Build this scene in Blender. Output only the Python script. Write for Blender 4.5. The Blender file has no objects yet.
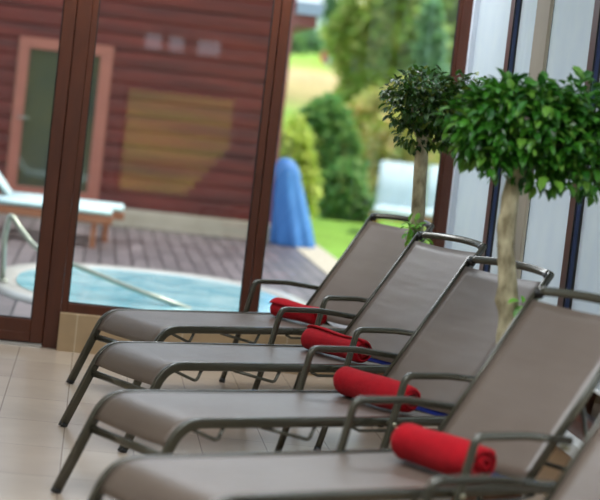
import bpy, bmesh, math, random
from mathutils import Vector, Matrix, Euler
random.seed(7)
C = bpy.context.scene.collection
S = bpy.context.scene
PI = math.pi

# ---------------------------------------------------------------- camera
FPX = 1908.99; PITCH = 0.07347859; ROLL = 0.11346743; YAW = 0.11203696; CAMH = 1.66336825
fw = Vector((math.sin(YAW)*math.cos(PITCH), math.cos(YAW)*math.cos(PITCH), -math.sin(PITCH)))
rt0 = Vector((math.cos(YAW), -math.sin(YAW), 0)); up0 = rt0.cross(fw)
rt = rt0*math.cos(ROLL) + up0*math.sin(ROLL); up = -rt0*math.sin(ROLL) + up0*math.cos(ROLL)
cam = bpy.data.cameras.new('camera'); co = bpy.data.objects.new('camera', cam); C.objects.link(co)
co.matrix_world = Matrix(((rt.x, up.x, -fw.x, 0), (rt.y, up.y, -fw.y, 0), (rt.z, up.z, -fw.z, CAMH), (0, 0, 0, 1)))
cam.sensor_width = 36; cam.sensor_fit = 'HORIZONTAL'; cam.lens = FPX*36/600
cam.clip_start = 0.1; cam.clip_end = 600
cam.dof.use_dof = True; cam.dof.focus_distance = 9.7; cam.dof.aperture_fstop = 1.9
S.camera = co

# ---------------------------------------------------------------- sky, sun, exposure
w = bpy.data.worlds.new('sky'); S.world = w; w.use_nodes = True
nt = w.node_tree; bg = nt.nodes['Background']
sky = nt.nodes.new('ShaderNodeTexSky'); sky.sky_type = 'HOSEK_WILKIE'; sky.turbidity = 6.0; sky.ground_albedo = 0.35
SUN_AZ = math.radians(5); SUN_EL = math.radians(48)         # azimuth measured from +X towards +Y
sd = Vector((math.cos(SUN_AZ)*math.cos(SUN_EL), math.sin(SUN_AZ)*math.cos(SUN_EL), math.sin(SUN_EL)))
sky.sun_direction = sd
mixw = nt.nodes.new('ShaderNodeMixRGB'); mixw.inputs[0].default_value = 0.55
mixw.inputs[2].default_value = (0.76, 0.87, 1.0, 1)
nt.links.new(sky.outputs[0], mixw.inputs[1]); nt.links.new(mixw.outputs[0], bg.inputs[0])
bg.inputs[1].default_value = 1.5
sl = bpy.data.lights.new('sun', 'SUN'); sl.energy = 2.7; sl.angle = math.radians(6); sl.color = (1.0, 0.95, 0.86)
so = bpy.data.objects.new('sun', sl); C.objects.link(so)
so.rotation_euler = sd.to_track_quat('Z', 'Y').to_euler(); so.location = (20, 20, 30)
# added fill lights, out of view under the ceiling, to brighten the room
for lx, ly, sx, sy, pw in ((0.7, 5.8, 2.4, 0.35, 170), (0.7, 11.6, 2.4, 0.5, 130), (-2.0, 5.8, 1.6, 0.35, 60), (0.7, 0.0, 2.4, 0.6, 90)):
    al = bpy.data.lights.new('fill_light', 'AREA'); al.shape = 'RECTANGLE'; al.size = sx; al.size_y = sy; al.energy = pw*0.3; al.color = (0.90, 0.95, 1.0)
    ao = bpy.data.objects.new('fill_light', al); C.objects.link(ao); ao.location = (lx, ly, 3.085)
S.view_settings.view_transform = 'Standard'; S.view_settings.look = 'None'
S.view_settings.gamma = 1; S.view_settings.exposure = 0.84; S.view_settings.use_curve_mapping = False

# ---------------------------------------------------------------- materials
def lin(c):
    return tuple(((v/255)/12.92 if v/255 <= 0.04045 else ((v/255+0.055)/1.055)**2.4) for v in c) + (1,)
def mat(name, rgb, rough=0.5, metal=0.0, rgb2=None, scale=10, stretch=(1, 1, 1), bump=0.0, bscale=None, spec=0.5,
        trans=0.0, sheen=0.0, island=None, coat=0.0, detail=4):
    m = bpy.data.materials.new(name); m.use_nodes = True; n = m.node_tree.nodes; l = m.node_tree.links
    b = n['Principled BSDF']
    b.inputs['Base Color'].default_value = lin(rgb); b.inputs['Roughness'].default_value = rough
    b.inputs['Metallic'].default_value = metal; b.inputs['Specular IOR Level'].default_value = spec
    b.inputs['Sheen Weight'].default_value = sheen; b.inputs['Coat Weight'].default_value = coat
    tc = n.new('ShaderNodeTexCoord'); mp = n.new('ShaderNodeMapping'); l.new(tc.outputs['Object'], mp.inputs[0])
    mp.inputs['Scale'].default_value = stretch
    col = None
    if rgb2:
        nz = n.new('ShaderNodeTexNoise'); nz.inputs['Scale'].default_value = scale; nz.inputs['Detail'].default_value = detail
        l.new(mp.outputs[0], nz.inputs['Vector'])
        r = n.new('ShaderNodeValToRGB'); r.color_ramp.elements[0].position = 0.35; r.color_ramp.elements[1].position = 0.68
        r.color_ramp.elements[0].color = lin(rgb); r.color_ramp.elements[1].color = lin(rgb2)
        l.new(nz.outputs['Fac'], r.inputs[0]); col = r.outputs[0]
    if island:
        g = n.new('ShaderNodeNewGeometry'); r2 = n.new('ShaderNodeValToRGB'); cr = r2.color_ramp
        cr.elements[0].color = lin(island[0]); cr.elements[1].color = lin(island[-1])
        for k, c in enumerate(island[1:-1]):
            e = cr.elements.new((k+1)/(len(island)-1)); e.color = lin(c)
        l.new(g.outputs['Random Per Island'], r2.inputs[0]); col = r2.outputs[0]
    if col: l.new(col, b.inputs['Base Color'])
    if bump:
        nb = n.new('ShaderNodeTexNoise'); nb.inputs['Scale'].default_value = bscale or scale; nb.inputs['Detail'].default_value = 5
        l.new(mp.outputs[0], nb.inputs['Vector'])
        bp = n.new('ShaderNodeBump'); bp.inputs['Strength'].default_value = bump; bp.inputs['Distance'].default_value = 0.02
        l.new(nb.outputs['Fac'], bp.inputs['Height']); l.new(bp.outputs[0], b.inputs['Normal'])
    if trans:
        out = n['Material Output']; t = n.new('ShaderNodeBsdfTranslucent'); mx = n.new('ShaderNodeMixShader')
        mx.inputs[0].default_value = trans
        if col: l.new(col, t.inputs[0])
        else: t.inputs[0].default_value = lin(rgb)
        l.new(b.outputs[0], mx.inputs[1]); l.new(t.outputs[0], mx.inputs[2]); l.new(mx.outputs[0], out.inputs[0])
    return m
def glass_mat(name, gain=1.0, tint=(0.96, 0.98, 0.97)):
    m = bpy.data.materials.new(name); m.use_nodes = True; n = m.node_tree.nodes; l = m.node_tree.links
    n.remove(n['Principled BSDF']); out = n['Material Output']
    t = n.new('ShaderNodeBsdfTransparent'); t.inputs[0].default_value = tint + (1,)
    g = n.new('ShaderNodeBsdfGlossy'); g.inputs['Roughness'].default_value = 0.0
    f = n.new('ShaderNodeFresnel'); f.inputs[0].default_value = 1.45
    mu = n.new('ShaderNodeMath'); mu.operation = 'MULTIPLY'; mu.inputs[1].default_value = gain; mu.use_clamp = True
    mx = n.new('ShaderNodeMixShader')
    l.new(f.outputs[0], mu.inputs[0]); l.new(mu.outputs[0], mx.inputs[0])
    l.new(t.outputs[0], mx.inputs[1]); l.new(g.outputs[0], mx.inputs[2]); l.new(mx.outputs[0], out.inputs[0])
    return m
def tile_mat(name, c1, c2, mortar, bw, bh, off, origin=(0, 0, 0), rot=(0, 0, 0), rough=0.3, ms=0.004, offset=0.0, var=(0.9, 1.1), nscale=3.0, bump=0.2, rvar=0.0):
    m = bpy.data.materials.new(name); m.use_nodes = True; n = m.node_tree.nodes; l = m.node_tree.links
    b = n['Principled BSDF']; tc = n.new('ShaderNodeTexCoord'); mp = n.new('ShaderNodeMapping'); mp.vector_type = 'POINT'
    mp.inputs['Location'].default_value = origin; mp.inputs['Rotation'].default_value = rot
    l.new(tc.outputs['Object'], mp.inputs[0])
    br = n.new('ShaderNodeTexBrick'); br.inputs['Scale'].default_value = 1; br.inputs['Brick Width'].default_value = bw
    br.inputs['Row Height'].default_value = bh; br.inputs['Mortar Size'].default_value = ms; br.offset = offset; br.offset_frequency = 2
    br.inputs['Mortar Smooth'].default_value = 0.2
    br.inputs['Color1'].default_value = lin(c1); br.inputs['Color2'].default_value = lin(c2); br.inputs['Mortar'].default_value = lin(mortar)
    l.new(mp.outputs[0], br.inputs['Vector'])
    nz = n.new('ShaderNodeTexNoise'); nz.inputs['Scale'].default_value = nscale; nz.inputs['Detail'].default_value = 6; l.new(tc.outputs['Object'], nz.inputs['Vector'])
    mr = n.new('ShaderNodeMapRange'); mr.inputs[3].default_value = var[0]; mr.inputs[4].default_value = var[1]; mr.inputs[1].default_value = 0.3; mr.inputs[2].default_value = 0.7
    l.new(nz.outputs['Fac'], mr.inputs[0])
    vm = n.new('ShaderNodeVectorMath'); vm.operation = 'SCALE'; l.new(br.outputs['Color'], vm.inputs[0]); l.new(mr.outputs[0], vm.inputs['Scale'])
    l.new(vm.outputs[0], b.inputs['Base Color'])
    b.inputs['Roughness'].default_value = rough
    bp = n.new('ShaderNodeBump'); bp.inputs['Strength'].default_value = bump; bp.inputs['Distance'].default_value = 0.004; bp.invert = True
    l.new(br.outputs['Fac'], bp.inputs['Height']); l.new(bp.outputs[0], b.inputs['Normal'])
    return m

M_frame = mat('brown_window_frame', (74, 32, 12), 0.42, rgb2=(84, 38, 15), scale=6, stretch=(3, 3, 0.6))
M_tube = mat('dark_olive_metal', (72, 69, 57), 0.27, metal=0.35, bump=0.02, scale=60, coat=0.25)
M_cap = mat('black_plastic', (28, 28, 27), 0.5, bump=0.02, scale=80)
M_bolt = mat('steel_bolt', (170, 165, 140), 0.3, metal=0.8, bump=0.02, scale=80)
M_blue = mat('blue_webbing', (20, 50, 165), 0.7, rgb2=(28, 60, 180), scale=90)
M_towel = mat('red_terry', (158, 8, 24), 0.95, rgb2=(172, 11, 26), scale=30, bump=0.5, bscale=160, spec=0.1, sheen=0.06)
M_bark = mat('grey_brown_bark', (118, 108, 80), 0.85, rgb2=(190, 180, 146), scale=22, stretch=(1, 1, 0.5), bump=0.7, bscale=30)
M_leaf = mat('glossy_green_leaf', (30, 90, 25), 0.32, island=[(30, 78, 22), (52, 112, 30), (74, 136, 36), (42, 96, 28), (116, 164, 60)], trans=0.3)
M_leafd = mat('dark_green_leaf', (24, 70, 20), 0.32, island=[(34, 58, 20), (48, 84, 26), (66, 104, 34), (40, 72, 24), (118, 136, 52)], trans=0.25)
M_sprout = mat('fresh_sprout_leaf', (110, 170, 60), 0.45, island=[(90, 160, 50), (140, 190, 70), (70, 130, 40)], trans=0.3)
M_pot = mat('terracotta_pot', (120, 74, 50), 0.7, rgb2=(134, 86, 60), scale=9, bump=0.1)
M_soil = mat('potting_soil', (44, 34, 26), 1.0, rgb2=(66, 52, 40), scale=40, bump=0.6)
M_white = mat('white_plaster', (222, 222, 218), 0.8, rgb2=(214, 214, 210), scale=3, bump=0.05)
M_tan = mat('taupe_column_paint', (168, 158, 140), 0.6, rgb2=(160, 150, 132), scale=4)
M_blind = mat('white_roller_fabric', (236, 240, 244), 0.75, rgb2=(230, 235, 242), scale=4, trans=0.74, spec=0.3)
M_strip = mat('blue_grey_reflection', (36, 50, 86), 0.4, rgb2=(42, 58, 96), scale=5)
M_gasket = mat('black_gasket', (22, 20, 20), 0.6, bump=0.02)
M_thr = mat('brushed_aluminium', (190, 190, 188), 0.35, metal=0.8, bump=0.03, stretch=(0.3, 8, 8))
M_steel = mat('polished_steel', (158, 162, 150), 0.38, metal=0.7, bump=0.01, scale=30)
M_glass = glass_mat('window_glass', 1.25)
M_glassB = glass_mat('side_window_glass', 1.0)

def sling_mat():
    m = mat('taupe_mesh_fabric', (98, 84, 73), 0.40, rgb2=(106, 92, 81), scale=3, stretch=(1, 1, 1), coat=0.0, spec=0.8)
    n = m.node_tree.nodes; l = m.node_tree.links; b = n['Principled BSDF']; b.inputs['Coat Roughness'].default_value = 0.22
    tc = n['Texture Coordinate']; wv = n.new('ShaderNodeTexWave'); wv.inputs['Scale'].default_value = 90; wv.bands_direction = 'Y'
    wv2 = n.new('ShaderNodeTexWave'); wv2.inputs['Scale'].default_value = 90; wv2.bands_direction = 'X'
    l.new(tc.outputs['Object'], wv.inputs[0]); l.new(tc.outputs['Object'], wv2.inputs[0])
    a = n.new('ShaderNodeMath'); l.new(wv.outputs['Fac'], a.inputs[0]); l.new(wv2.outputs['Fac'], a.inputs[1])
    bp = n.new('ShaderNodeBump'); bp.inputs['Strength'].default_value = 0.15; bp.inputs['Distance'].default_value = 0.001
    l.new(a.outputs[0], bp.inputs['Height'])
    mw = n.new('ShaderNodeMapping'); mw.inputs['Scale'].default_value = (7, 1.5, 7); l.new(tc.outputs['Object'], mw.inputs[0])
    wn = n.new('ShaderNodeTexNoise'); wn.inputs['Scale'].default_value = 1.3; wn.inputs['Detail'].default_value = 2; l.new(mw.outputs[0], wn.inputs['Vector'])
    b2 = n.new('ShaderNodeBump'); b2.inputs['Strength'].default_value = 0.22; b2.inputs['Distance'].default_value = 0.02
    l.new(wn.outputs['Fac'], b2.inputs['Height']); l.new(bp.outputs[0], b2.inputs['Normal']); l.new(b2.outputs[0], b.inputs['Normal'])
    # an open weave: a little light passes through it
    out = n['Material Output']; t = n.new('ShaderNodeBsdfTransparent'); mx = n.new('ShaderNodeMixShader'); mx.inputs[0].default_value = 0.07
    l.new(b.outputs[0], mx.inputs[1]); l.new(t.outputs[0], mx.inputs[2]); l.new(mx.outputs[0], out.inputs[0])
    return m
M_sling = sling_mat()

# ---------------------------------------------------------------- mesh helpers
def link(name, bm, m, parent=None, smooth=False, bevel=0, mats=None):
    me = bpy.data.meshes.new(name); bmesh.ops.recalc_face_normals(bm, faces=bm.faces); bm.to_mesh(me); bm.free()
    for mm in (mats or [m]): me.materials.append(mm)
    if smooth:
        for p in me.polygons: p.use_smooth = True
    o = bpy.data.objects.new(name, me); C.objects.link(o)
    if parent is not None: o.parent = parent
    if bevel:
        md = o.modifiers.new('bevel', 'BEVEL'); md.width = bevel; md.segments = 2; md.limit_method = 'ANGLE'
    return o
def raw(name, verts, faces, m, parent=None, smooth=False):
    me = bpy.data.meshes.new(name); me.from_pydata(verts, [], faces); me.materials.append(m); me.update()
    if smooth:
        for p in me.polygons: p.use_smooth = True
    o = bpy.data.objects.new(name, me); C.objects.link(o)
    if parent is not None: o.parent = parent
    return o
def box(bm, x0, x1, y0, y1, z0, z1, mi=0):
    vs = [bm.verts.new(p) for p in [(x0, y0, z0), (x1, y0, z0), (x1, y1, z0), (x0, y1, z0), (x0, y0, z1), (x1, y0, z1), (x1, y1, z1), (x0, y1, z1)]]
    for f in [(3, 2, 1, 0), (4, 5, 6, 7), (0, 1, 5, 4), (1, 2, 6, 5), (2, 3, 7, 6), (3, 0, 4, 7)]:
        fc = bm.faces.new([vs[i] for i in f]); fc.material_index = mi
    return vs
def obox(name, b, m, parent=None, bevel=0):
    bm = bmesh.new(); box(bm, *b); return link(name, bm, m, parent, bevel=bevel)
def cyl(bm, p0, p1, r0, r1=None, n=14):
    p0, p1 = Vector(p0), Vector(p1); d = (p1-p0).normalized(); a = d.orthogonal().normalized(); b = d.cross(a)
    r1 = r0 if r1 is None else r1; rings = []
    for p, r in ((p0, r0), (p1, r1)):
        rings.append([bm.verts.new(p + (a*math.cos(2*PI*i/n) + b*math.sin(2*PI*i/n))*r) for i in range(n)])
    for i in range(n): bm.faces.new([rings[0][i], rings[0][(i+1) % n], rings[1][(i+1) % n], rings[1][i]])
    bm.faces.new(rings[0][::-1]); bm.faces.new(rings[1])
def fillet(pts, radii, seg=7):
    """round the inner corners of a polyline"""
    out = [Vector(pts[0])]
    for i in range(1, len(pts)-1):
        p, a, b = Vector(pts[i]), Vector(pts[i-1]), Vector(pts[i+1]); r = radii[i-1]
        d1, d2 = (a-p).normalized(), (b-p).normalized(); ang = d1.angle(d2)
        t = min(r/math.tan(ang/2), (a-p).length*0.49, (b-p).length*0.49)
        q1, q2 = p+d1*t, p+d2*t
        for k in range(seg+1):
            u = k/seg; out.append(q1*(1-u)**2 + p*2*u*(1-u) + q2*u*u)
    out.append(Vector(pts[-1])); return out
def sweep(bm, pts, side, w, h, n=12, p=3.2):
    """superellipse tube, w along 'side', h across it"""
    pts = [Vector(q) for q in pts]; side = Vector(side).normalized(); rings = []
    for i, q in enumerate(pts):
        t = (pts[min(i+1, len(pts)-1)] - pts[max(i-1, 0)]).normalized()
        sv = (side - t*side.dot(t)).normalized(); nv = t.cross(sv)
        ring = []
        for k in range(n):
            a = 2*PI*(k+0.5)/n; c, s = math.cos(a), math.sin(a)
            ring.append(bm.verts.new(q + sv*(w/2*math.copysign(abs(c)**(2/p), c)) + nv*(h/2*math.copysign(abs(s)**(2/p), s))))
        rings.append(ring)
    for a, b in zip(rings, rings[1:]):
        for k in range(n): bm.faces.new([a[k], a[(k+1) % n], b[(k+1) % n], b[k]])
    bm.faces.new(rings[0][::-1]); bm.faces.new(rings[-1])
def rtube(bm, pts, r, n=12): sweep(bm, pts, (0.13, 0.05, 1), 2*r, 2*r, n, 2)
def thing(name, label, cat, loc=(0, 0, 0), rotz=0, group=None):
    o = bpy.data.objects.new(name, None); C.objects.link(o); o.empty_display_size = 0.1
    o.location = loc; o.rotation_euler = (0, 0, rotz); tag(o, label, cat, group); return o
def tag(o, label, cat, group=None, kind=None):
    o['label'] = label; o['category'] = cat
    if group: o['group'] = group
    if kind: o['kind'] = kind
    return o
def struct(o, label=None):
    o['kind'] = 'structure'
    if label: o['label'] = label
    return o
def copy_tree(o, parent=None):
    c = o.copy(); C.objects.link(c)
    if parent is not None: c.parent = parent
    for ch in list(o.children): copy_tree(ch, c)
    return c

# ---------------------------------------------------------------- the room
GX = 2.28     # inner plane of the side window wall
WY = 12.0     # glass plane of the garden side
M_floor = tile_mat('beige_floor_tiles', (180, 162, 142), (172, 153, 134), (132, 114, 98), 0.655, 0.328, 0, origin=(0.01, 0.46, 0), rot=(0, 0, PI/2), rough=0.26, ms=0.003, var=(0.9, 1.08), nscale=2.5)
# rotate: bricks long in Y, rows across X
M_floor.node_tree.nodes['Mapping'].inputs['Location'].default_value = (-0.48, 0.006, 0)
struct(obox('floor', (-5.0, 2.42, -4.0, 12.10, -0.12, 0.0), M_floor), 'beige tiled floor indoors')
M_curb = tile_mat('honey_curb_tiles', (178, 152, 118), (170, 144, 110), (200, 184, 156), 0.33, 3.0, 0, rot=(-PI/2, 0, 0), rough=0.3, ms=0.004, var=(0.92, 1.06), nscale=9)
M_curb.node_tree.nodes['Mapping'].inputs['Location'].default_value = (0.0, 1.3, 0)
struct(obox('trim_1', (-0.108, 2.22, 11.87, 12.08, 0.0, 0.235), M_curb), 'tiled curb under the garden windows')
M_curb2 = tile_mat('side_curb_tiles', (178, 140, 96), (170, 134, 92), (196, 180, 150), 0.33, 3.0, 0, rot=(-PI/2, 0, 0), rough=0.3, ms=0.004)
struct(obox('trim_2', (GX-0.04, 2.42, 3.0, 11.86, 0.0, 0.27), M_curb2), 'tiled curb under the side windows')
struct(obox('trim_3', (GX-0.06, 2.42, 3.0, 11.86, 0.27, 0.335), M_white, bevel=0.004), 'white sill under the side windows')
H = 3.1
# unseen ceiling, two glazed openings added to bring daylight onto the loungers
bm = bmesh.new()
for b in [(-5, -3.2, -4, 12.1), (-3.2, -0.75, 0.5, 11.2), (2.0, 2.42, -4, 12.1), (-3.2, 2.0, -4, 0.5), (-3.2, 2.0, 11.2, 12.1), (-3.2, 2.0, 5.6, 6.0), (-0.75, -0.55, 0.5, 11.2)]:
    box(bm, b[0], b[1], b[2], b[3], H, H+0.25)
struct(link('ceiling', bm, M_white), 'white ceiling with added roof openings')
k = 10
for (x0, x1) in ((-0.55, 2.0),):
    for (y0, y1) in ((0.5, 5.6), (6.0, 11.2)):
        struct(obox('window_%d' % k, (x0, x1, y0, y1, H+0.12, H+0.13), M_glassB), 'glass pane of an added roof opening'); k += 1
# opposite wall, behind the photographer, with windows to the lawn
bm = bmesh.new()
box(bm, -5.0, 0.35, -4.2, -4.0, 0, H); box(bm, 1.95, 2.42, -4.2, -4.0, 0, H); box(bm, 0.35, 1.95, -4.2, -4.0, 0, 0.2); box(bm, 0.35, 1.95, -4.2, -4.0, 1.72, 2.28); box(bm, 0.35, 1.95, -4.2, -4.0, 2.5, H)
for a, b in ((0.35, 0.55), (0.80, 0.90), (1.12, 1.32), (1.66, 1.95)): box(bm, a, b, -4.2, -4.0, 2.28, 2.5)
for q in range(6):      # stepped corner added to shape the opening's reflection in the garden glass
    box(bm, 1.95-0.09*(6-q), 1.95, -4.2, -4.0, 0.2+q*0.12, 0.32+q*0.12)
struct(link('wall_front', bm, M_white), 'white wall facing the garden windows')
bm = bmesh.new()
for b in [(0.35, 0.40, .2, 1.72), (0.40, 1.95, 1.67, 1.72)]: box(bm, b[0], b[1], -4.15, -4.05, b[2], b[3])
struct(link('window_9', bm, M_frame), 'window in the wall facing the garden side')
struct(obox('wall_left', (-5.2, -5.0, -4.2, 12.1, 0, H), M_white), 'white wall on the left')
struct(obox('wall_right', (GX, 2.42, -4.2, 3.0, 0, H), M_white), 'white wall beyond the side windows')
struct(obox('wall_back', (-5.0, -1.40, 11.95, 12.1, 0, H), M_white), 'white wall left of the glazed door')

def framed(name, x0, x1, z0, z1, fl, fr, fb, ft, y0=11.955, y1=12.045, label=''):
    """window in the garden wall: mesh frame with glass and gaskets as children"""
    bm = bmesh.new()
    box(bm, x0, x0+fl, y0, y1, z0, z1); box(bm, x1-fr, x1, y0, y1, z0, z1)
    box(bm, x0+fl, x1-fr, y0, y1, z0, z0+fb); box(bm, x0+fl, x1-fr, y0, y1, z1-ft, z1)
    o = link(name, bm, M_frame, bevel=0.004); struct(o, label)
    g = obox('pane', (x0+fl, x1-fr, WY-0.004, WY+0.004, z0+fb, z1-ft), M_glass, o)
    bm = bmesh.new(); e = 0.007
    a, b, c, d = x0+fl, x1-fr, z0+fb, z1-ft
    for q in ((a, a+e, c, d), (b-e, b, c, d), (a, b, c, c+e), (a, b, d-e, d)): box(bm, q[0], q[1], 11.975, 11.99, q[2], q[3])
    link('gasket', bm, M_gasket, o)
    return o
d1 = framed('door_1', -1.35, -0.205, 0.022, 2.95, 0.08, 0.078, 0.145, 0.1, label='brown framed glazed terrace door')
obox('bottom_rail', (-1.27, -0.285, 11.945, 11.96, 0.03, 0.085), M_frame, d1, bevel=0.003)
struct(obox('trim_4', (-1.40, -0.205, 11.93, 12.07, 0.0, 0.02), M_thr), 'metal threshold of the terrace door')
struct(obox('trim_14', (-0.225, -0.18, 12.046, 12.06, 0.0, 2.95), M_frame), 'cover strip of the brown post')
framed('window_1', -0.108, 1.055, 0.235, 2.95, 0.038, 0.045, 0.058, 0.1, label='large fixed window right of the terrace door')
struct(obox('trim_5', (-0.20, -0.109, 11.955, 12.045, 0.0, 2.95), M_frame, bevel=0.003), 'brown post beside the terrace door')
struct(obox('trim_6', (-1.40, 2.42, 11.95, 12.1, 2.952, H), M_frame), 'brown head beam over the garden windows')
framed('window_2', 1.06, 2.19, 0.235, 2.95, 0.06, 0.010, 0.058, 0.1, label='large window in the room corner')
struct(obox('trim_15', (2.262, 2.40, 11.90, 11.954, 0.337, H), mat('pale_return_paint', (206, 214, 224), 0.7, rgb2=(200, 208, 218), scale=3)), 'white return beside the corner post')
struct(obox('trim_7', (2.193, 2.40, 11.955, 12.06, 0.236, 2.95), M_frame, bevel=0.004), 'brown corner post')

# side wall: posts, blinds and glass
posts = [(10.69, 10.80), (8.79, 8.90), (6.9, 7.04), (4.95, 5.09), (3.0, 3.1)]
spans = [(10.80, 11.925), (8.90, 10.69), (7.04, 8.79), (5.09, 6.9), (3.1, 4.95)]
for i, (y0, y1) in enumerate(posts):
    o = struct(obox('trim_%d' % (8+i), (GX-0.02, GX+0.10, y0, y1, 0.337, H), M_frame, bevel=0.003), 'brown post between side windows')
    obox('gasket', (GX-0.021, GX+0.02, y0-0.008, y0-0.001, 0.337, H), M_gasket, o)
    obox('reflection_strip', (GX-0.014, GX+0.004, y0-0.022, y0-0.0085, 0.41, H), M_strip, o)  # coloured strip standing in for the blue reflection on the post's near face
for i, (y0, y1) in enumerate(spans):
    ys = y1-0.03 if i else y1
    bm = bmesh.new(); box(bm, GX, GX+0.09, y0, ys, 0.337, 0.407); box(bm, GX, GX+0.09, y0, ys, H-0.08, H)
    o = struct(link('window_%d' % (3+i), bm, M_frame), 'side window with white blind')
    obox('pane', (GX+0.06, GX+0.066, y0, ys, 0.407, H-0.08), M_glassB, o)
# vertical taupe column in the middle of the wide bay
struct(obox('trim_13', (GX-0.008, GX+0.012, 9.865, 10.18, 0.41, H), M_tan, bevel=0.004), 'taupe column in the side window wall')
bl_spans = [(10.815, 11.895, 'white roller blind in the narrow bay next to the room corner'),
            (10.19, 10.655, 'narrow white roller blind between brown post and taupe column'),
            (8.915, 9.855, 'white roller blind right of the taupe column'),
            (7.05, 8.755, 'white roller blind at the right edge behind the small tree crown')]
for y0, y1, lb in bl_spans:
    bm = bmesh.new(); nn = 24
    t = thing('roller_blind', lb, 'blind', (GX+0.016, (y0+y1)/2, 0.56), 0, 'white blinds of the side windows')
    L = (y1-y0)/2
    verts = []; faces = []
    for iz in range(9):
        for iy in range(nn+1):
            y = -L + 2*L*iy/nn
            verts.append((0.0025*math.sin(iy*0.9+iz*0.2), y, 0.02+iz/8*(H-0.66)))
    for iz in range(8):
        for iy in range(nn):
            a = iz*(nn+1)+iy; faces.append((a, a+1, a+nn+2, a+nn+1))
    sh = raw('shade_cloth', verts, faces, M_blind, t, True)
    md = sh.modifiers.new('thick', 'SOLIDIFY'); md.thickness = 0.002
    b2 = bmesh.new(); cyl(b2, (0, -L, 0.015), (0, L, 0.015), 0.011); link('bottom_bar', b2, M_white, t, True)

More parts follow.
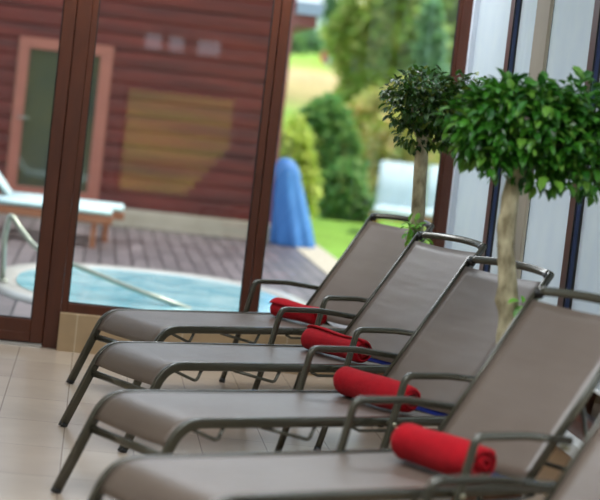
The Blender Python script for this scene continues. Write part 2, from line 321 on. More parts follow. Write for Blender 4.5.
# ---------------------------------------------------------------- sun loungers
W = 0.62
def make_lounger():
    t = thing('sun_lounger', '', 'sun lounger')
    zt = 0.4276; rh = 0.042; rw = 0.028
    yf, yn = -rw/2, -W+rw/2
    zc = zt-rh/2
    prof = fillet([(-0.226, 0, 0.012), (-0.040, 0, zc), (1.76, 0, zc+0.008)], [0.15], 10)
    for y in (yf, yn):
        bm = bmesh.new(); sweep(bm, [(p.x, y, p.z) for p in prof], (0, 1, 0), rw, rh, 16, 5)
        o = link('side_frame', bm, M_tube, t, True)
        bm = bmesh.new(); sweep(bm, [(-0.2315, y, 0.0), (-0.2235, y, 0.018)], (0, 1, 0), rw+0.002, rh+0.002); link('foot_cap', bm, M_cap, o, True)
        bm = bmesh.new(); cyl(bm, (1.76, y, zc+0.008), (1.766, y, zc+0.008), 0.016); link('end_cap', bm, M_cap, o, True)
    # arms: each one bent tube from the floor, past the rail, over to the back
    for s, y0 in ((1, 0.028), (-1, -W-0.028)):
        yb = y0 - s*0.022
        pts = fillet([(0.848, y0, 0.012), (0.962, y0, 0.40), (1.010, y0, 0.612), (1.25, y0-s*0.004, 0.612), (1.487, yb, 0.588)], [0.6, 0.045, 0.5], 8)
        bm = bmesh.new(); sweep(bm, pts, (0, 1, 0), 0.030, 0.030, 14, 2.6)
        o = link('arm_frame', bm, M_tube, t, True)
        bm = bmesh.new(); sweep(bm, [(0.845, y0, 0.0), (0.852, y0, 0.024)], (0, 1, 0), 0.034, 0.034, 12, 2.6); link('foot_cap', bm, M_cap, o, True)
        bm = bmesh.new(); cyl(bm, (0.966, y0+s*0.02, 0.408), (0.966, y0-s*0.03, 0.408), 0.009); link('bolt', bm, M_bolt, o, True)
        # link plate hanging under the arm end
        bm = bmesh.new(); cyl(bm, (1.49, yb, 0.588), (1.49, yb-s*0.035, 0.588), 0.008); cyl(bm, (1.478, yb+s*0.004, 0.560), (1.478, yb-s*0.03, 0.560), 0.011)
        link('arm_bolt', bm, M_bolt, o, True)
    # rear legs
    for y in (yf-0.026, yn+0.026):
        bm = bmesh.new(); sweep(bm, fillet([(1.52, y, 0.385), (1.60, y, 0.34), (1.70, y, 0.012)], [0.06]), (0, 1, 0), 0.024, 0.03)
        o = link('rear_leg', bm, M_tube, t, True)
        bm = bmesh.new(); sweep(bm, [(1.697, y, 0.022), (1.704, y, 0.0)], (0, 1, 0), 0.028, 0.034); link('foot_cap', bm, M_cap, o, True)
    for nm, x, z, a, b in (('front_crossbar', -0.098, 0.268, yf, yn), ('rear_crossbar', 1.655, 0.17, yf-0.026, yn+0.026)):
        bm = bmesh.new(); sweep(bm, [(x, a, z), (x, b, z)], (1, 0, 0), 0.024, 0.034); link(nm, bm, M_tube, t, True)
    # hanging brackets under both rails, two on each
    for y in (yf, yn):
        for a, b in ((-0.01, 0.155), (0.335, 0.60)):
            zt2 = zt-rh
            pts = fillet([(a, y, zt2+0.004), (b-0.024, y, zt2-0.050), (b, y, zt2+0.004)], [0.02])
            bm = bmesh.new(); sweep(bm, pts, (0, 1, 0), 0.015, 0.015, 10, 2); link('bracket', bm, M_tube, t, True)
        bm = bmesh.new(); sweep(bm, fillet([(0.79, y, zt-rh+0.002), (0.83, y, 0.372), (1.28, y, 0.372), (1.36, y, zt-rh+0.002)], [0.02, 0.03]), (0, 1, 0), 0.016, 0.014, 10, 2)
        link('adjuster_rail', bm, M_tube, t, True)
    # seat sling following the rails
    top = [(p.x, p.z) for p in fillet([(-0.241, 0, 0.012), (-0.044, 0, zt-0.006), (1.30, 0, zt-0.002)], [0.15], 10)]
    path = [p for p in top if p[1] > 0.30 and p[0] < 1.2]
    path = [(-0.098, 0.312)] + path + [(x/10, zt-0.003) for x in range(1, 13)] + [(1.295, zt-0.004)]
    def drop(q): return q
    nv = 12; verts = []; faces = []
    for (x, z) in path:
        sag = 0.012 if x > 0.1 else 0.004
        for j in range(nv+1):
            v = j/nv; verts.append((x, -rw-(W-2*rw)*v, z-sag*math.sin(PI*v)))
    for i in range(len(path)-1):
        for j in range(nv):
            a = i*(nv+1)+j; faces.append((a, a+1, a+nv+2, a+nv+1))
    o = raw('seat_sling', verts, faces, M_sling, t, True); md = o.modifiers.new('thick', 'SOLIDIFY'); md.thickness = 0.004
    # backrest
    Cp = Vector((1.343, 0, 0.432)); Dp = Vector((1.812, 0, 1.058)); ins = 0.026
    d = (Dp-Cp).normalized(); nrm = Vector((-d.z, 0, d.x))
    ya, yb2 = -ins-0.010, -W+ins+0.010
    for y in (ya, yb2):
        bm = bmesh.new(); sweep(bm, [Cp+Vector((0, y, 0)), Cp.lerp(Dp, .5)+Vector((0, y, 0))-nrm*0.004, Dp+Vector((0, y, 0))+d*0.008], (0, 1, 0), 0.022, 0.034)
        o = link('back_rail', bm, M_tube, t, True)
        yo = y + (0.012 if y == ya else -0.012)
        bm = bmesh.new(); cyl(bm, (1.343, yo, 0.418), (1.343, y+(0.03 if y == ya else -0.03), 0.418), 0.014); link('hinge', bm, M_cap, o, True)
    bow = []
    for j in range(15):
        v = j/14; y = ya + (yb2-ya)*v; k = math.sin(PI*v)**0.8 if 0 < v < 1 else 0
        bow.append(Dp + Vector((0, y, 0)) + d*(0.038*k) - nrm*(0.030*k))
    bm = bmesh.new(); sweep(bm, bow, nrm, 0.026, 0.036); link('top_bar', bm, M_tube, t, True)
    for y, s in ((ya-0.012, -1), (yb2+0.012, 1)):
        bm = bmesh.new(); p = Dp - d*0.012 + Vector((0, y+s*0.004, 0)); cyl(bm, p-nrm*(-0.018), p-nrm*0.018, 0.012)
        link('corner_bolt', bm, M_cap, t, True)
    verts = []; faces = []; nu = 16
    A0 = Cp + d*0.0; A1 = Dp - d*0.045
    for i in range(nu+1):
        p = A0.lerp(A1, i/nu)
        for j in range(nv+1):
            v = j/nv; y = ya-0.008 + (yb2-ya+0.016)*v
            q = p - nrm*(0.014*math.sin(PI*v)) + nrm*0.006; verts.append((q.x, y, q.z))
    for i in range(nu):
        for j in range(nv):
            a = i*(nv+1)+j; faces.append((a, a+1, a+nv+2, a+nv+1))
    o = raw('back_sling', verts, faces, M_sling, t, True); md = o.modifiers.new('thick', 'SOLIDIFY'); md.thickness = 0.004
    # blue webbing across the foot of the back
    bm = bmesh.new(); sweep(bm, [(1.385, ya-0.012, 0.418), (1.385, yb2+0.012, 0.418)], (1, 0, 0.2), 0.055, 0.028, 16, 3); link('blue_band', bm, M_blue, t, True)
    # prop behind the back
    for y in (ya-0.03, yb2+0.03):
        pm = Cp.lerp(Dp, 0.5); bm = bmesh.new(); sweep(bm, [(pm.x+0.012, y, pm.z-0.01), (1.70, y, 0.43)], (0, 1, 0), 0.014, 0.018); link('prop', bm, M_tube, t, True)
    bm = bmesh.new(); sweep(bm, [(1.70, yf, 0.43), (1.70, yn, 0.43)], (1, 0, 0), 0.018, 0.018, 10, 2); link('prop_bar', bm, M_tube, t, True)
    return t
LG = [(0.18264783, 10.74348635, 0.55722702), (0.17770171, 9.37272117, 0.5003381), (0.17888538, 7.84813703, 0.51349459), (0.200, 6.43516115, 0.53483094), (0.235, 4.98, 0.53)]
LBL = ['taupe mesh sun lounger farthest back, nearest the hot tub window',
       'taupe mesh sun lounger second in the row from the garden window',
       'taupe mesh sun lounger third from the window, its seat end at left centre',
       'taupe mesh sun lounger nearest in full view, seat cut by the bottom edge',
       'taupe mesh sun lounger in the bottom right corner, only back and arm showing']
lounger = make_lounger()
for i, (x, y, a) in enumerate(LG):
    o = lounger if i == 0 else copy_tree(lounger)
    o.location = (x, y, 0); o.rotation_euler = (0, 0, a); o['label'] = LBL[i]; o['category'] = 'sun lounger'; o['group'] = 'sun loungers in a row'
    if i == 0: first = o
for ch in list(first.children):
    if ch.name.startswith('blue_band'): bpy.data.objects.remove(ch)

# ---------------------------------------------------------------- rolled towels
def make_towel(seed, r_far, r_near, length):
    rnd = random.Random(seed); turns = 4.2; n = 150; th = 0.0085; ns = 30
    ph = [rnd.uniform(0, 6) for _ in range(6)]
    a0 = rnd.uniform(0, 6)
    verts = []; faces = []
    for k in range(ns+1):
        u = k/ns; R = r_far + (r_near-r_far)*u + 0.0035*math.sin(u*7+ph[0])
        e = min(u, 1-u)*length; ed = 1.0 if e > 0.035 else (0.80+0.20*math.sqrt(max(0, 1-(1-e/0.035)**2)))
        row_o = []; row_i = []
        for j in range(n+1):
            f = j/n; ang = a0 + 2*PI*turns*f
            rr = (0.010 + (R-0.010)*f)*ed*(1+0.028*math.sin(2*ang+ph[1]+u*3)+0.018*math.sin(3*ang+ph[2]+u*6))
            tele = (0.010*math.sin(f*9+ph[3]) + 0.012*(f < 0.3))*(1 if u > 0.5 else -1)*max(0, 1-e/0.06)
            y = -u*length - tele*0.9
            ri = max(rr-th, 0.002)
            zsq = 0.94
            row_o.append((rr*math.cos(ang), y, rr*math.sin(ang)*zsq)); row_i.append((ri*math.cos(ang), y, ri*math.sin(ang)*zsq))
        verts += row_o + row_i
    m = 2*(n+1)
    for k in range(ns):
        for j in range(n):
            a = k*m+j; faces.append((a, a+1, a+m+1, a+m)); b = a+n+1; faces.append((b, b+m, b+m+1, b+1))
        a = k*m; faces.append((a, a+m, a+m+n+1, a+n+1)); a = k*m+n; faces.append((a, a+n+1, a+m+n+1, a+m))
    for k in (0, ns):
        for j in range(n):
            a = k*m+j; faces.append((a, a+n+1, a+n+2, a+1) if k == 0 else (a, a+1, a+n+2, a+n+1))
    # push up so that the lowest point is the origin plane
    zm = min(v[2] for v in verts)
    verts = [(v[0], v[1], v[2]-zm) for v in verts]
    o = raw('rolled_towel', verts, faces, M_towel, None, True)
    return o
TW = [(0, 1.10, -0.075, 0.067, 0.062, 0.43, 0.03), (1, 1.13, -0.08, 0.076, 0.066, 0.46, 0.03), (2, 1.135, -0.06, 0.080, 0.073, 0.49, 0.0), (3, 1.115, -0.150, 0.088, 0.078, 0.42, 0.03)]
TL = ['red rolled towel on the lounger nearest the garden window', 'red rolled towel on the second lounger, spiral end towards the viewer',
      'red rolled towel on the third lounger, between its two arms', 'red rolled towel nearest the viewer, large and soft, lower right']
for i, l, y, rf, rn, ln, dy in TW:
    o = make_towel(31+i, rf, rn, ln); X, Y, a = LG[i]; c, s = math.cos(a), math.sin(a)
    o.location = (X+c*l-s*y, Y+s*l+c*y, 0.4215); o.rotation_euler = (0, 0, a+dy); tag(o, TL[i], 'towel', 'red rolled towels on the loungers')

# ---------------------------------------------------------------- leaves
def leaf_mesh(name, centers, size, m, parent, rnd, droop=0.5, wid=0.5):
    """centers: (position, outward direction)"""
    verts = []; faces = []
    for p, out in centers:
        s = size*rnd.uniform(0.65, 1.25); d = (out*rnd.uniform(0.3, 1.0) + Vector((rnd.uniform(-1, 1), rnd.uniform(-1, 1), rnd.uniform(-1, 1)-droop)).normalized()*0.8).normalized()
        sd_ = d.cross(Vector((rnd.uniform(-.5, .5), rnd.uniform(-.5, .5), 1))).normalized(); nn = sd_.cross(d)
        b = len(verts); wv = s*wid/2
        c1, c2 = p+d*s*0.35+nn*s*0.03, p+d*s*0.72+nn*s*0.02
        for q in (p, c1, c2, p+d*s-nn*s*0.08, c1+sd_*wv+nn*s*0.10, c2+sd_*wv*0.8+nn*s*0.07, c1-sd_*wv+nn*s*0.10, c2-sd_*wv*0.8+nn*s*0.07): verts.append(q[:])
        faces += [(b, b+4, b+1), (b+1, b+4, b+5, b+2), (b+2, b+5, b+3), (b, b+1, b+6), (b+1, b+2, b+7, b+6), (b+2, b+3, b+7)]
    return raw(name, verts, faces, m, parent)
def crown_points(blobs, n, rnd, shell=0.55):
    tot = sum(b[3]*b[4]*b[5] for b in blobs); pts = []
    for (cx, cy, cz, rx, ry, rz) in blobs:
        for _ in range(int(n*rx*ry*rz/tot)):
            v = Vector((rnd.gauss(0, 1), rnd.gauss(0, 1), rnd.gauss(0, 1))).normalized(); r = shell+(1-shell)*rnd.random()**0.6
            r *= 1+0.10*math.sin(5*v.x+3*v.y)+0.08*math.sin(7*v.z+4*v.y)
            p = Vector((cx+rx*v.x*r, cy+ry*v.y*r, cz+rz*v.z*r)); pts.append((p, v))
    return pts
def trunk_mesh(pts, radii, m, parent, seed=1, n=18, knobs=()):
    rnd = random.Random(seed); bm = bmesh.new(); P = [Vector(p) for p in pts]; rings = []; K = 40
    def at(u):
        f = u*(len(P)-1); i = min(int(f), len(P)-2); v = f-i; v = v*v*(3-2*v)*0.5+v*0.5
        return P[i].lerp(P[i+1], v), radii[i]+(radii[i+1]-radii[i])*v
    for k in range(K+1):
        c, r = at(k/K)
        ring = []
        for j in range(n):
            a = 2*PI*j/n; rr = r*(1+0.05*math.sin(3*a+k*0.2)+rnd.uniform(-.02, .02))
            q = c+Vector((math.cos(a)*rr, math.sin(a)*rr, 0))
            for (kz, ka, kr) in knobs:
                dd = abs(c.z-kz); da = abs((a-ka+PI) % (2*PI)-PI)
                if dd < 0.05 and da < 0.8: q += Vector((math.cos(a), math.sin(a), 0))*kr*math.cos(dd/0.05*PI/2)*math.cos(da/0.8*PI/2)
            ring.append(bm.verts.new(q))
        rings.append(ring)
    for a, b in zip(rings, rings[1:]):
        for j in range(n): bm.faces.new([a[j], a[(j+1) % n], b[(j+1) % n], b[j]])
    bm.faces.new(rings[0][::-1]); bm.faces.new(rings[-1])
    return link('trunk', bm, m, parent, True)
def pot(t, r=0.17, h=0.34):
    bm = bmesh.new(); n = 28; prof = [(r*0.72, 0), (r*0.74, 0.01), (r*0.95, h*0.82), (r*1.04, h*0.83), (r*1.06, h), (r*0.95, h), (r*0.90, h*0.86)]
    rings = [[bm.verts.new((math.cos(2*PI*i/n)*a, math.sin(2*PI*i/n)*a, z)) for i in range(n)] for a, z in prof]
    for a, b in zip(rings, rings[1:]):
        for j in range(n): bm.faces.new([a[j], a[(j+1) % n], b[(j+1) % n], b[j]])
    bm.faces.new(rings[0][::-1]); o = link('pot', bm, M_pot, t, True)
    bm = bmesh.new(); cyl(bm, (0, 0, h*0.80), (0, 0, h*0.88), r*0.9, r*0.92, 24); link('soil', bm, M_soil, o)

def topiary(loc, lbl, tr_pts, tr_r, blobs, n, leaf, lm, sprouts, seed, knobs=(), shift=(0.03, 0.0)):
    blobs = [(b[0]+shift[0], b[1], b[2]+shift[1])+tuple(b[3:]) for b in blobs]
    rnd = random.Random(seed); t = thing('potted_tree', lbl, 'tree', loc, 0, 'small round-crowned trees between the loungers')
    pot(t); trunk_mesh(tr_pts, tr_r, M_bark, t, seed, knobs=knobs)
    # branches fanning into the crown
    top = Vector(tr_pts[-1]); bm = bmesh.new()
    for b in blobs[:9]:
        e = Vector(b[:3]); base = top-Vector((0, 0, 0.06)); mid = base.lerp(e, .5)+Vector((rnd.uniform(-.02, .02), rnd.uniform(-.02, .02), -0.02))
        sweep(bm, [base, mid, e], (0.3, 1, 0.2), 0.014, 0.014, 8, 2)
    link('branches', bm, M_bark, t, True)
    leaf_mesh('foliage', crown_points(blobs, n, rnd), leaf, lm, t, rnd, 0.7)
    if sprouts:
        pts = []
        for (x, y, z, k, r) in sprouts:
            for _ in range(k):
                v = Vector((rnd.uniform(-1, 1), rnd.uniform(-1, 1), rnd.uniform(-1, 1))).normalized(); pts.append((Vector((x, y, z))+v*r*rnd.random(), v))
        leaf_mesh('sprout', pts, leaf*0.95, M_sprout, t, rnd, 0.3)
    return t
# far tree, between the first and the second lounger
T1 = (1.82, 10.72, 0)
topiary(T1, 'small potted tree with dark flattened crown behind the second lounger',
        [(-0.02, 0, 0.25), (0.02, 0, 0.9), (0.035, 0, 1.15), (0.02, 0, 1.40), (0.005, 0, 1.62)], [0.044, 0.043, 0.040, 0.039, 0.036],
        [(0.05, 0, 1.74, .20, .20, .15), (-0.11, -.03, 1.75, .14, .15, .13), (0.16, .02, 1.76, .15, .16, .15), (-0.02, .05, 1.86, .18, .16, .11),
         (-0.17, .05, 1.83, .10, .12, .08), (0.16, -.04, 1.86, .12, .12, .10), (-0.07, -.03, 1.60, .10, .12, .09), (0.09, .03, 1.60, .10, .12, .08), (0.24, 0.02, 1.90, .07, .09, .07)],
        2300, 0.052, M_leafd, [(0.01, -0.06, 1.06, 44, 0.06), (0.03, -0.07, 1.0, 24, 0.055)], 5)
T2 = (1.76, 7.72, 0)
topiary(T2, 'potted tree with broad bright green crown, behind the nearest full lounger',
        [(-0.02, 0, 0.25), (0.01, 0, 0.70), (0.0, 0, 0.95), (-0.045, 0, 1.20), (-0.05, 0, 1.40), (-0.02, 0, 1.62)], [0.040, 0.040, 0.041, 0.036, 0.036, 0.036],
        [(0.0, 0, 1.72, .22, .22, .17), (-0.20, .0, 1.72, .16, .17, .15), (0.18, 0, 1.71, .17, .17, .16), (-0.02, -.02, 1.82, .22, .18, .11), (0.16, .03, 1.83, .16, .16, .11),
         (-0.17, -.04, 1.80, .13, .14, .10), (-0.25, 0.0, 1.66, .09, .10, .10), (0.27, .02, 1.75, .10, .12, .15), (0.03, -.03, 1.58, .10, .12, .10), (0.20, -.05, 1.58, .11, .11, .11), (-0.15, -.04, 1.60, .10, .10, .09), (0.31, 0, 1.62, .06, .08, .10)],
        2900, 0.066, M_leaf, [(0.045, -0.055, 0.965, 12, 0.03)], 9, knobs=((0.97, PI*0.95, 0.02), (0.90, -0.4, 0.012), (0.82, PI*1.2, 0.014), (1.28, PI, 0.008)), shift=(0.02, -0.035))

# ---------------------------------------------------------------- outside: ground
M_deck = tile_mat('terrace_pavers', (120, 108, 110), (96, 86, 88), (50, 42, 44), 0.90, 0.155, 0, rot=(0, 0, PI/2), rough=0.45, ms=0.013, offset=0.5, var=(0.75, 1.15), nscale=1.6, bump=0.3)
M_lawn = mat('sunlit_lawn', (206, 196, 96), 0.95, rgb2=(150, 130, 84), scale=0.35, bump=0.5, bscale=30, spec=0.1)
M_path = mat('pale_gravel', (184, 172, 154), 0.95, rgb2=(204, 192, 174), scale=14, bump=0.4, bscale=60, spec=0.1)
struct(obox('terrace', (-8, 2.5, 12.12, 23.6, -0.1, 0.0), M_deck), 'grey paved terrace')
struct(obox('path', (2.5, 2.86, 12.12, 26.5, -0.1, 0.005), M_path), 'pale gravel strip along the terrace')
def hz(y): return 0.0 if y < 30 else (y-30)*0.06 - min(1, (y-30)/12)*0.0
def terrain_mat():
    m = bpy.data.materials.new('meadow_slope'); m.use_nodes = True; n = m.node_tree.nodes; l = m.node_tree.links; b = n['Principled BSDF']
    b.inputs['Roughness'].default_value = 0.95; b.inputs['Specular IOR Level'].default_value = 0.1
    tc = n.new('ShaderNodeTexCoord'); nz = n.new('ShaderNodeTexNoise'); nz.inputs['Scale'].default_value = 0.25; nz.inputs['Detail'].default_value = 5
    l.new(tc.outputs['Object'], nz.inputs['Vector'])
    sx = n.new('ShaderNodeSeparateXYZ'); l.new(tc.outputs['Object'], sx.inputs[0])
    ad = n.new('ShaderNodeMath'); ad.operation = 'MULTIPLY_ADD'; ad.inputs[1].default_value = 14; l.new(nz.outputs['Fac'], ad.inputs[0]); l.new(sx.outputs['Y'], ad.inputs[2])
    mr = n.new('ShaderNodeMapRange'); mr.inputs[1].default_value = 20; mr.inputs[2].default_value = 140; l.new(ad.outputs[0], mr.inputs[0])
    r = n.new('ShaderNodeValToRGB'); cr = r.color_ramp
    cr.elements[0].color = lin((126, 164, 66)); cr.elements[0].position = 0.0
    cr.elements[1].color = lin((150, 190, 84)); cr.elements[1].position = 1.0
    for pos, c in ((0.34, (130, 166, 70)), (0.42, (176, 160, 108)), (0.60, (206, 180, 134)), (0.66, (160, 196, 84))):
        e = cr.elements.new(pos); e.color = lin(c)
    l.new(mr.outputs[0], r.inputs[0])
    n2 = n.new('ShaderNodeTexNoise'); n2.inputs['Scale'].default_value = 1.5; n2.inputs['Detail'].default_value = 6; l.new(tc.outputs['Object'], n2.inputs['Vector'])
    m2 = n.new('ShaderNodeMapRange'); m2.inputs[3].default_value = 0.75; m2.inputs[4].default_value = 1.2; m2.inputs[1].default_value = .3; m2.inputs[2].default_value = .7; l.new(n2.outputs['Fac'], m2.inputs[0])
    vm = n.new('ShaderNodeVectorMath'); vm.operation = 'SCALE'; l.new(r.outputs[0], vm.inputs[0]); l.new(m2.outputs[0], vm.inputs['Scale'])
    l.new(vm.outputs[0], b.inputs['Base Color'])
    return m
ys = [12.12, 20, 26.5, 30]+[30+5*i for i in range(1, 35)]; xs = [2.86]+[4+4*i for i in range(30)]
vv = [(x, y, hz(y)) for y in ys for x in xs]; ff = [(j*len(xs)+i, j*len(xs)+i+1, (j+1)*len(xs)+i+1, (j+1)*len(xs)+i) for j in range(len(ys)-1) for i in range(len(xs)-1)]
M_ter = terrain_mat()
struct(raw('lawn_slope', vv, ff, M_ter), 'lawn rising to a meadow')
ys2 = [26.5, 30]+[30+5*i for i in range(1, 35)]; xs2 = [-60+4*i for i in range(16)]+[2.86]
vv = [(x, y, hz(y)) for y in ys2 for x in xs2]; ff = [(j*len(xs2)+i, j*len(xs2)+i+1, (j+1)*len(xs2)+i+1, (j+1)*len(xs2)+i) for j in range(len(ys2)-1) for i in range(len(xs2)-1)]
struct(raw('meadow', vv, ff, M_ter), 'meadow behind the log house')
# lawn on the far side of the building
vv = [(-30, -60, 3.2), (30, -60, 3.2), (30, -4.3, -0.1), (-30, -4.3, -0.1)]
struct(raw('rear_lawn', vv, [(0, 3, 2, 1)], M_lawn), 'grass bank on the other side of the building')
struct(obox('side_ground', (2.45, 12, -4.3, 12.1, -0.12, -0.01), M_path), 'pale ground outside the side windows')

# ---------------------------------------------------------------- log house
M_log = mat('red_stained_logs', (118, 38, 24), 0.6, rgb2=(76, 25, 19), scale=2.5, stretch=(0.35, 1, 5), bump=0.3, bscale=8)
M_plinth = mat('cream_plinth', (196, 180, 156), 0.8, rgb2=(184, 168, 144), scale=5)
M_djamb = mat('salmon_door_frame', (176, 104, 84), 0.5, rgb2=(164, 96, 78), scale=6)
M_dglass = mat('dark_door_glass', (62, 72, 60), 0.06, rgb2=(92, 90, 56), scale=2, stretch=(1, 1, 0.5), spec=1.0)
M_roof = mat('pale_blue_roof', (170, 184, 204), 0.5, rgb2=(160, 174, 196), scale=5)
M_fascia = mat('maroon_fascia', (136, 66, 62), 0.6, rgb2=(126, 60, 56), scale=5)
HY = 23.3
house = thing('log_house', 'red log house with cream plinth beyond the terrace', 'house', (0, HY, 0))
obox('plinth', (-8, 2.24, -0.14, 3.8, 0, 0.22), M_plinth, house, bevel=0.01)
bm = bmesh.new(); z = 0.22; hgt = 0.19
while z < 3.3:
    # one rounded log board per course, split around the door
    for (x0, x1) in (((-8, -1.04), (0.09, 2.2)) if z < 2.05 else ((-8, 2.2),)):
        pr = [(-0.004, z), (-0.024, z+0.012), (-0.03, z+hgt/2), (-0.026, z+hgt-0.012), (0, z+hgt), (0.2, z+hgt), (0.2, z)]
        for xa in (x0, x1):
            pass
        A = [bm.verts.new((x0, y, zz)) for y, zz in pr]; B = [bm.verts.new((x1, y, zz)) for y, zz in pr]
        for q in range(len(pr)): bm.faces.new([A[q], A[(q+1) % 7], B[(q+1) % 7], B[q]])
        bm.faces.new(A); bm.faces.new(B[::-1])
    z += hgt
box(bm, 2.0, 2.2, 0.2, 3.6, 0.22, 3.3)
link('wall', bm, M_log, house)
obox('corner_board', (2.11, 2.23, -0.06, 0.1, 0.22, 3.3), M_fascia, house)
door = None
bm = bmesh.new()
for b in [(-1.03, -0.90, 0.22, 2.15), (-0.05, 0.10, 0.22, 2.15), (-0.90, -0.05, 2.02, 2.15), (-0.90, -0.05, 0.22, 0.36)]: box(bm, b[0], b[1], -0.06, 0.06, b[2], b[3])
door = link('door', bm, M_djamb, house, bevel=0.006)
obox('glass', (-0.90, -0.05, -0.01, 0.01, 0.36, 2.02), M_dglass, door)
bm = bmesh.new(); rtube(bm, [(-0.95, -0.10, 1.18), (-0.83, -0.10, 1.18)], 0.012); cyl(bm, (-0.95, -0.10, 1.18), (-0.95, -0.06, 1.18), 0.012); link('door_handle', bm, M_steel, door, True)
bm = bmesh.new(); box(bm, 2.23, 2.50, -0.05, 3.6, 2.66, 2.80); link('eave_fascia', bm, M_fascia, house)
bm = bmesh.new(); box(bm, 2.24, 2.56, -0.12, 3.8, 2.802, 2.95); link('side_roof', bm, M_roof, house)

# ---------------------------------------------------------------- hot tub and handrail
M_tub = mat('white_acrylic', (192, 188, 182), 0.3, rgb2=(182, 178, 172), scale=6, coat=0.3)
M_water = mat('turquoise_water', (120, 192, 208), 0.06, rgb2=(190, 228, 234), scale=2.6, bump=0.35, bscale=7, spec=0.6, detail=6)
tub = thing('hot_tub', 'round white hot tub of turquoise water outside the window', 'hot tub', (0.60, 15.65, 0))
def sup(a, b, n=64, p=2.3):
    out = []
    for i in range(n):
        t = 2*PI*i/n; c, s = math.cos(t), math.sin(t); out.append((a*math.copysign(abs(c)**(2/p), c), b*math.copysign(abs(s)**(2/p), s)))
    return out
bm = bmesh.new(); rings = []
for k_, z in ((1.0, 0.0), (1.005, 0.03), (0.985, 0.05), (0.93, 0.058), (0.885, 0.052), (0.865, 0.042), (0.84, 0.02), (0.82, 0.004)):
    rings.append([bm.verts.new((x*1.0, y*1.0, z)) for x, y in sup(1.32*k_, 1.86*k_)])
for a, b in zip(rings, rings[1:]):
    for j in range(64): bm.faces.new([a[j], a[(j+1) % 64], b[(j+1) % 64], b[j]])
link('rim', bm, M_tub, tub, True)
vs = [(x, y, 0.04) for x, y in sup(1.32*0.852, 1.86*0.852)]
raw('water', vs, [tuple(range(64))], M_water, tub)
rail = thing('handrail', 'bent polished steel handrail curving down into the hot tub', 'handrail', (-0.60, 15.0, 0.0))
bm = bmesh.new()
wp = [(-0.612, 15.0, 0.07), (-0.63, 15.0, 0.40), (-0.605, 15.0, 0.60), (-0.52, 14.98, 0.50), (-0.385, 14.92, 0.36), (-0.095, 14.85, 0.27), (0.38, 14.75, 0.14), (0.86, 14.65, 0.03)]
loc = [Vector(p)-Vector((-0.60, 15.0, 0)) for p in wp]
rtube(bm, fillet(loc, [0.2, 0.022, 0.15, 0.3, 0.5, 0.6], 6), 0.022); link('rail_tube', bm, M_steel, rail, True)
bm = bmesh.new(); cyl(bm, loc[0]-Vector((0, 0, 0.005)), loc[0]+Vector((0, 0, 0.012)), 0.045); link('base_flange', bm, M_steel, rail, True)

# ---------------------------------------------------------------- wooden loungers on the terrace
M_teak = mat('orange_teak', (170, 108, 72), 0.6, rgb2=(152, 92, 60), scale=4, stretch=(0.5, 4, 4))
M_cush = mat('pale_blue_cushion', (206, 222, 226), 0.85, rgb2=(196, 214, 220), scale=5, bump=0.1)
M_pipe = mat('mint_piping', (150, 190, 184), 0.8, rgb2=(140, 182, 176), scale=5)
def cushion(name, pts, w, th, parent):
    """padded strip following (x,z) pts, w across"""
    bm = bmesh.new(); sweep(bm, [(x, 0, z) for x, z in pts], (0, 1, 0), w, th, 20, 4.5); o = link(name, bm, M_cush, parent, True)
    bm = bmesh.new()
    for s in (-1, 1): sweep(bm, [(x, s*(w/2), z) for x, z in pts], (0, 1, 0), 0.016, 0.026, 8, 2)
    for q in (0.0,): sweep(bm, [(x, q, z+th/2) for x, z in pts], (0, 1, 0), 0.02, 0.006, 8, 2)
    link('piping', bm, M_pipe, o, True); return o
def teak_lounger(name, lbl, loc, rz, back=(0.62, 38), group=None):
    t = thing(name, lbl, 'garden lounger', loc, rz, group)
    bm = bmesh.new()
    for y in (-0.31, 0.31): box(bm, -0.70, 1.28, y-0.02, y+0.02, 0.26, 0.335)
    box(bm, 1.24, 1.28, -0.29, 0.29, 0.26, 0.335); box(bm, -0.70, -0.66, -0.29, 0.29, 0.26, 0.335)
    link('frame', bm, M_teak, t, bevel=0.004)
    bm = bmesh.new()
    for i in range(14): box(bm, 0.06+i*0.086, 0.125+i*0.086, -0.29, 0.29, 0.318, 0.338)
    link('slats', bm, M_teak, t)
    for x in (-0.58, 1.10):
        for y in (-0.27, 0.27): obox('leg', (x-0.03, x+0.03, y-0.025, y+0.025, 0, 0.30), M_teak, t, bevel=0.004)
    cushion('seat_cushion', [(0.0, 0.375), (0.3, 0.375), (0.8, 0.372), (1.27, 0.370)], 0.6, 0.07, t)
    L, a = back; a = math.radians(a); dx, dz = -math.cos(a), math.sin(a)
    bk = bmesh.new(); sweep(bk, [(0.0, 0, 0.33), (dx*L, 0, 0.33+dz*L)], (0, 1, 0), 0.56, 0.03, 8, 8); link('back_panel', bk, M_teak, t)
    nx, nz = math.sin(a), math.cos(a)
    cushion('back_cushion', [(nx*0.055, 0.335+nz*0.055), (dx*L*.5+nx*0.055, 0.335+dz*L*.5+nz*0.055), (dx*L+nx*0.055, 0.335+dz*L+nz*0.055)], 0.6, 0.07, t)
    return t
g1 = teak_lounger('garden_lounger', 'wooden lounger with pale blue cushion on the terrace, nearer the hot tub', (-1.03, 20.0, 0), 0.0, (0.5, 30), 'wooden loungers in front of the log house')
g2 = teak_lounger('garden_lounger', 'wooden lounger with pale blue cushion and steeper back, closer to the log house door', (-0.90, 20.85, 0), 0.0, (0.62, 50), 'wooden loungers in front of the log house')
g3 = teak_lounger('garden_lounger', 'wooden lounger on the lawn, white raised back, left of the tree trunk', (4.42, 27.5, 0), math.radians(-100), (0.74, 66), 'white cushioned loungers on the lawn')
g4 = copy_tree(g3); g4.location = (5.22, 27.9, 0.0); g4['label'] = 'wooden lounger on the lawn, white raised back, right of the tree trunk'

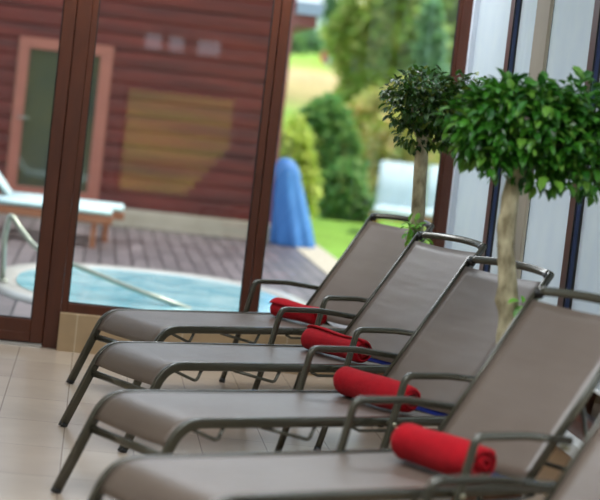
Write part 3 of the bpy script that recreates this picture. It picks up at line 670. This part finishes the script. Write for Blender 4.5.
# ---------------------------------------------------------------- blue covered parasol
M_bluec = mat('blue_tarpaulin', (56, 112, 180), 0.55, rgb2=(74, 134, 202), scale=3, stretch=(4, 4, 0.6), bump=0.2, bscale=4)
bm = bmesh.new(); rings = []; n = 56
prof = [(0.0, 0.265, 0.20), (0.03, 0.275, 0.21), (0.25, 0.255, 0.19), (0.50, 0.225, 0.17), (0.72, 0.20, 0.15), (0.86, 0.175, 0.13), (0.93, 0.18, 0.13), (1.02, 0.155, 0.12), (1.10, 0.11, 0.09), (1.135, 0.05, 0.05)]
for z, rx, ry in prof:
    f = max(0, 1-z/1.0)*0.10+0.02
    rings.append([bm.verts.new(((rx*(1+f*math.sin(7*2*PI*i/n+z*1.3)+0.5*f*math.sin(13*2*PI*i/n)))*math.cos(2*PI*i/n) - 0.20*z, ry*(1+f*math.sin(7*2*PI*i/n+z))*math.sin(2*PI*i/n), z)) for i in range(n)])
for a, b in zip(rings, rings[1:]):
    for j in range(n): bm.faces.new([a[j], a[(j+1) % n], b[(j+1) % n], b[j]])
bm.faces.new(rings[-1]); bm.faces.new(rings[0][::-1])
o = link('covered_parasol', bm, M_bluec, None, True); o.location = (2.49, 22.95, 0.005); o.scale = (0.9, 1, 0.92)
tag(o, 'tall shape wrapped in blue tarpaulin at the corner of the log house', 'cover')

# ---------------------------------------------------------------- garden trees and shrubs
M_gbark = mat('dark_garden_bark', (74, 66, 48), 0.9, rgb2=(92, 82, 60), scale=8)
M_g = {
 'lime': mat('lime_foliage', (150, 180, 60), 0.7, island=[(170, 196, 84), (204, 216, 106), (222, 222, 130), (180, 202, 90)], trans=0.5),
 'mid': mat('mid_foliage', (84, 126, 44), 0.7, island=[(146, 178, 92), (190, 208, 112), (164, 192, 96), (220, 214, 140), (176, 204, 104)], trans=0.5),
 'dark': mat('dark_foliage', (48, 88, 44), 0.7, island=[(84, 134, 76), (104, 152, 84), (126, 166, 92), (150, 180, 100)], trans=0.45),
 'teal': mat('teal_foliage', (74, 120, 84), 0.7, island=[(116, 162, 124), (136, 178, 134), (156, 192, 146)], trans=0.45),
 'warm': mat('warm_foliage', (190, 170, 90), 0.7, island=[(204, 212, 114), (240, 206, 156), (214, 216, 124), (246, 218, 174), (188, 204, 106), (170, 196, 98)], trans=0.5),
}
def garden_tree(name, lbl, cat, x, y, blobs, n, leaf, key, group, trunk_h=None, seed=1):
    rnd = random.Random(seed); z0 = hz(y)
    t = thing(name, lbl, cat, (x, y, z0), 0, group)
    top = max(b[2] for b in blobs) if trunk_h is None else trunk_h
    bm = bmesh.new(); r = 0.02+0.016*top; cyl(bm, (0, 0, -0.02), (0, 0, top), r, r*0.4, 10)
    for b in blobs[:6]: cyl(bm, (0, 0, top*0.4), (b[0], b[1], b[2]), r*0.4, r*0.12, 6)
    link('trunk', bm, M_gbark, t, True)
    leaf_mesh('foliage', crown_points(blobs, n, rnd, 0.3), leaf, M_g[key], t, rnd, 0.2, 0.7)
    return t
def px2(pxx, y):      # world X of the image column pxx near the horizon at distance y
    q = (pxx-300)/FPX; d = rt*q + fw + up*((250-105)/FPX); return d.x/d.y*y
def gz(py, pxx, y):   # world Z seen at image row py, column pxx, distance y
    d = rt*((pxx-300)/FPX)+up*((250-py)/FPX)+fw; return CAMH+d.z/d.y*y
def blob_px(x0, x1, y0, y1, Y, bx, key_depth=0.8):
    cx, cy = (x0+x1)/2, (y0+y1)/2; sc = FPX/Y; return (px2(cx, Y)+(105-cy)*(-0.113)/sc*1.0 - bx, 0, gz(cy, cx, Y)-hz(Y), (x1-x0)/2/sc, (x1-x0)/2/sc*key_depth, (y1-y0)/2/sc)
def plant(name, lbl, cat, Y, px_blobs, n, leaf, key, group, seed):
    cx = sum((b[0]+b[1])/2 for b in px_blobs)/len(px_blobs); bx = px2(cx, Y)
    blobs = [blob_px(*b, Y, bx) for b in px_blobs]
    return garden_tree(name, lbl, cat, bx, Y, blobs, n, leaf, key, group, None, seed)
SH = 'shrubs along the lawn'; TR = 'trees around the meadow'
plant('shrub', 'dark green bush in the middle of the garden view, left of the big tree', 'shrub', 31.0, [(300, 350, 100, 150), (310, 360, 120, 185), (325, 365, 150, 205), (298, 335, 110, 140)], 2600, 0.16, 'dark', SH, 11)
plant('shrub', 'yellow green bush behind the blue covered parasol', 'shrub', 28.0, [(268, 312, 120, 215), (275, 318, 150, 225)], 1900, 0.14, 'lime', SH, 12)
plant('shrub', 'green bush low at the lawn edge right of the blue cover', 'shrub', 29.6, [(318, 362, 165, 222), (340, 374, 185, 230)], 2000, 0.13, 'dark', SH, 13)
plant('shrub', 'mottled warm green bush beside the lawn loungers', 'shrub', 33.0, [(350, 400, 130, 225), (365, 415, 110, 190), (395, 445, 120, 200)], 3000, 0.15, 'warm', SH, 14)
plant('shrub', 'pale yellow bush in the middle of the garden view, above the dark ones', 'shrub', 36.0, [(338, 392, 95, 180), (375, 430, 80, 165)], 2600, 0.17, 'warm', SH, 18)
plant('shrub', 'small dark conifer bush just left of the lawn loungers', 'shrub', 31.5, [(380, 404, 190, 222), (386, 400, 175, 200)], 700, 0.10, 'teal', SH, 15)
plant('tree', 'large light green tree filling the upper middle of the garden view', 'tree', 38.0, [(345, 400, -20, 60), (355, 420, 20, 110), (330, 375, 10, 70), (380, 450, -20, 60), (400, 460, 30, 120), (345, 400, 60, 130), (440, 480, -20, 100)], 9000, 0.27, 'mid', TR, 21)
plant('tree', 'yellowish tree mixed behind the large light green one', 'tree', 41.0, [(360, 430, -30, 50), (410, 470, 20, 100), (340, 380, 70, 140), (380, 430, 90, 150)], 6000, 0.30, 'warm', TR, 22)
plant('tree', 'bluish green conifer beside the brown corner post', 'tree', 35.0, [(418, 442, 25, 80), (422, 438, 0, 40), (412, 446, 60, 110)], 2200, 0.18, 'teal', TR, 23)
plant('tree', 'tree standing alone above the meadow, near the top of the view', 'tree', 62.0, [(328, 352, -10, 30), (336, 362, 5, 50)], 1500, 0.35, 'teal', TR, 24)
for i, (a, b, c, d, key, lb) in enumerate([(275, 300, 36, 66, 'dark', 'leftmost bush of the distant tree line'), (292, 318, 30, 62, 'teal', 'second clump of the distant tree line, bluish green'), (310, 335, 34, 66, 'mid', 'clump of the distant tree line behind the red and blue post'), (330, 352, 40, 72, 'dark', 'rightmost clump of the distant tree line')]):
    plant('distant_tree', lb, 'tree', 108.0+i*5, [(a, b, c, d), (a+3, b+2, c+8, d+4)], 800, 0.6, key, 'distant tree line', 40+i)
# far house, red and blue post
Y = 135.0; x = px2(332, Y)
far = thing('village_house', 'pale house far up the slope, top of the view', 'house', (x, Y, hz(Y)))
bm = bmesh.new(); box(bm, -1.2, 1.2, 0, 4, 0, 1.6); link('wall', bm, M_white, far)
bm = bmesh.new(); A = [bm.verts.new(p) for p in [(-1.4, -0.2, 1.6), (1.4, -0.2, 1.6), (1.4, 4.2, 1.6), (-1.4, 4.2, 1.6), (-1.4, 2, 2.6), (1.4, 2, 2.6)]]
for f in [(0, 1, 5, 4), (2, 3, 4, 5), (0, 4, 3), (1, 2, 5), (0, 3, 2, 1)]: bm.faces.new([A[i] for i in f])
link('roof', bm, M_roof, far)
Y = 98.0; x = px2(321, Y)
sg = thing('marker_post', 'small red and blue marker at the far edge of the lawn', 'post', (x, Y, hz(Y)))
M_red = mat('faded_red_paint', (214, 92, 92), 0.7, rgb2=(204, 84, 86), scale=5); M_b2 = mat('faded_blue_paint', (92, 140, 200), 0.7, rgb2=(84, 132, 192), scale=5)
obox('red_panel', (-0.30, 0.0, -0.05, 0.05, 0.0, 0.62), M_red, sg); obox('blue_panel', (0.002, 0.22, -0.05, 0.05, 0.0, 0.66), M_b2, sg)
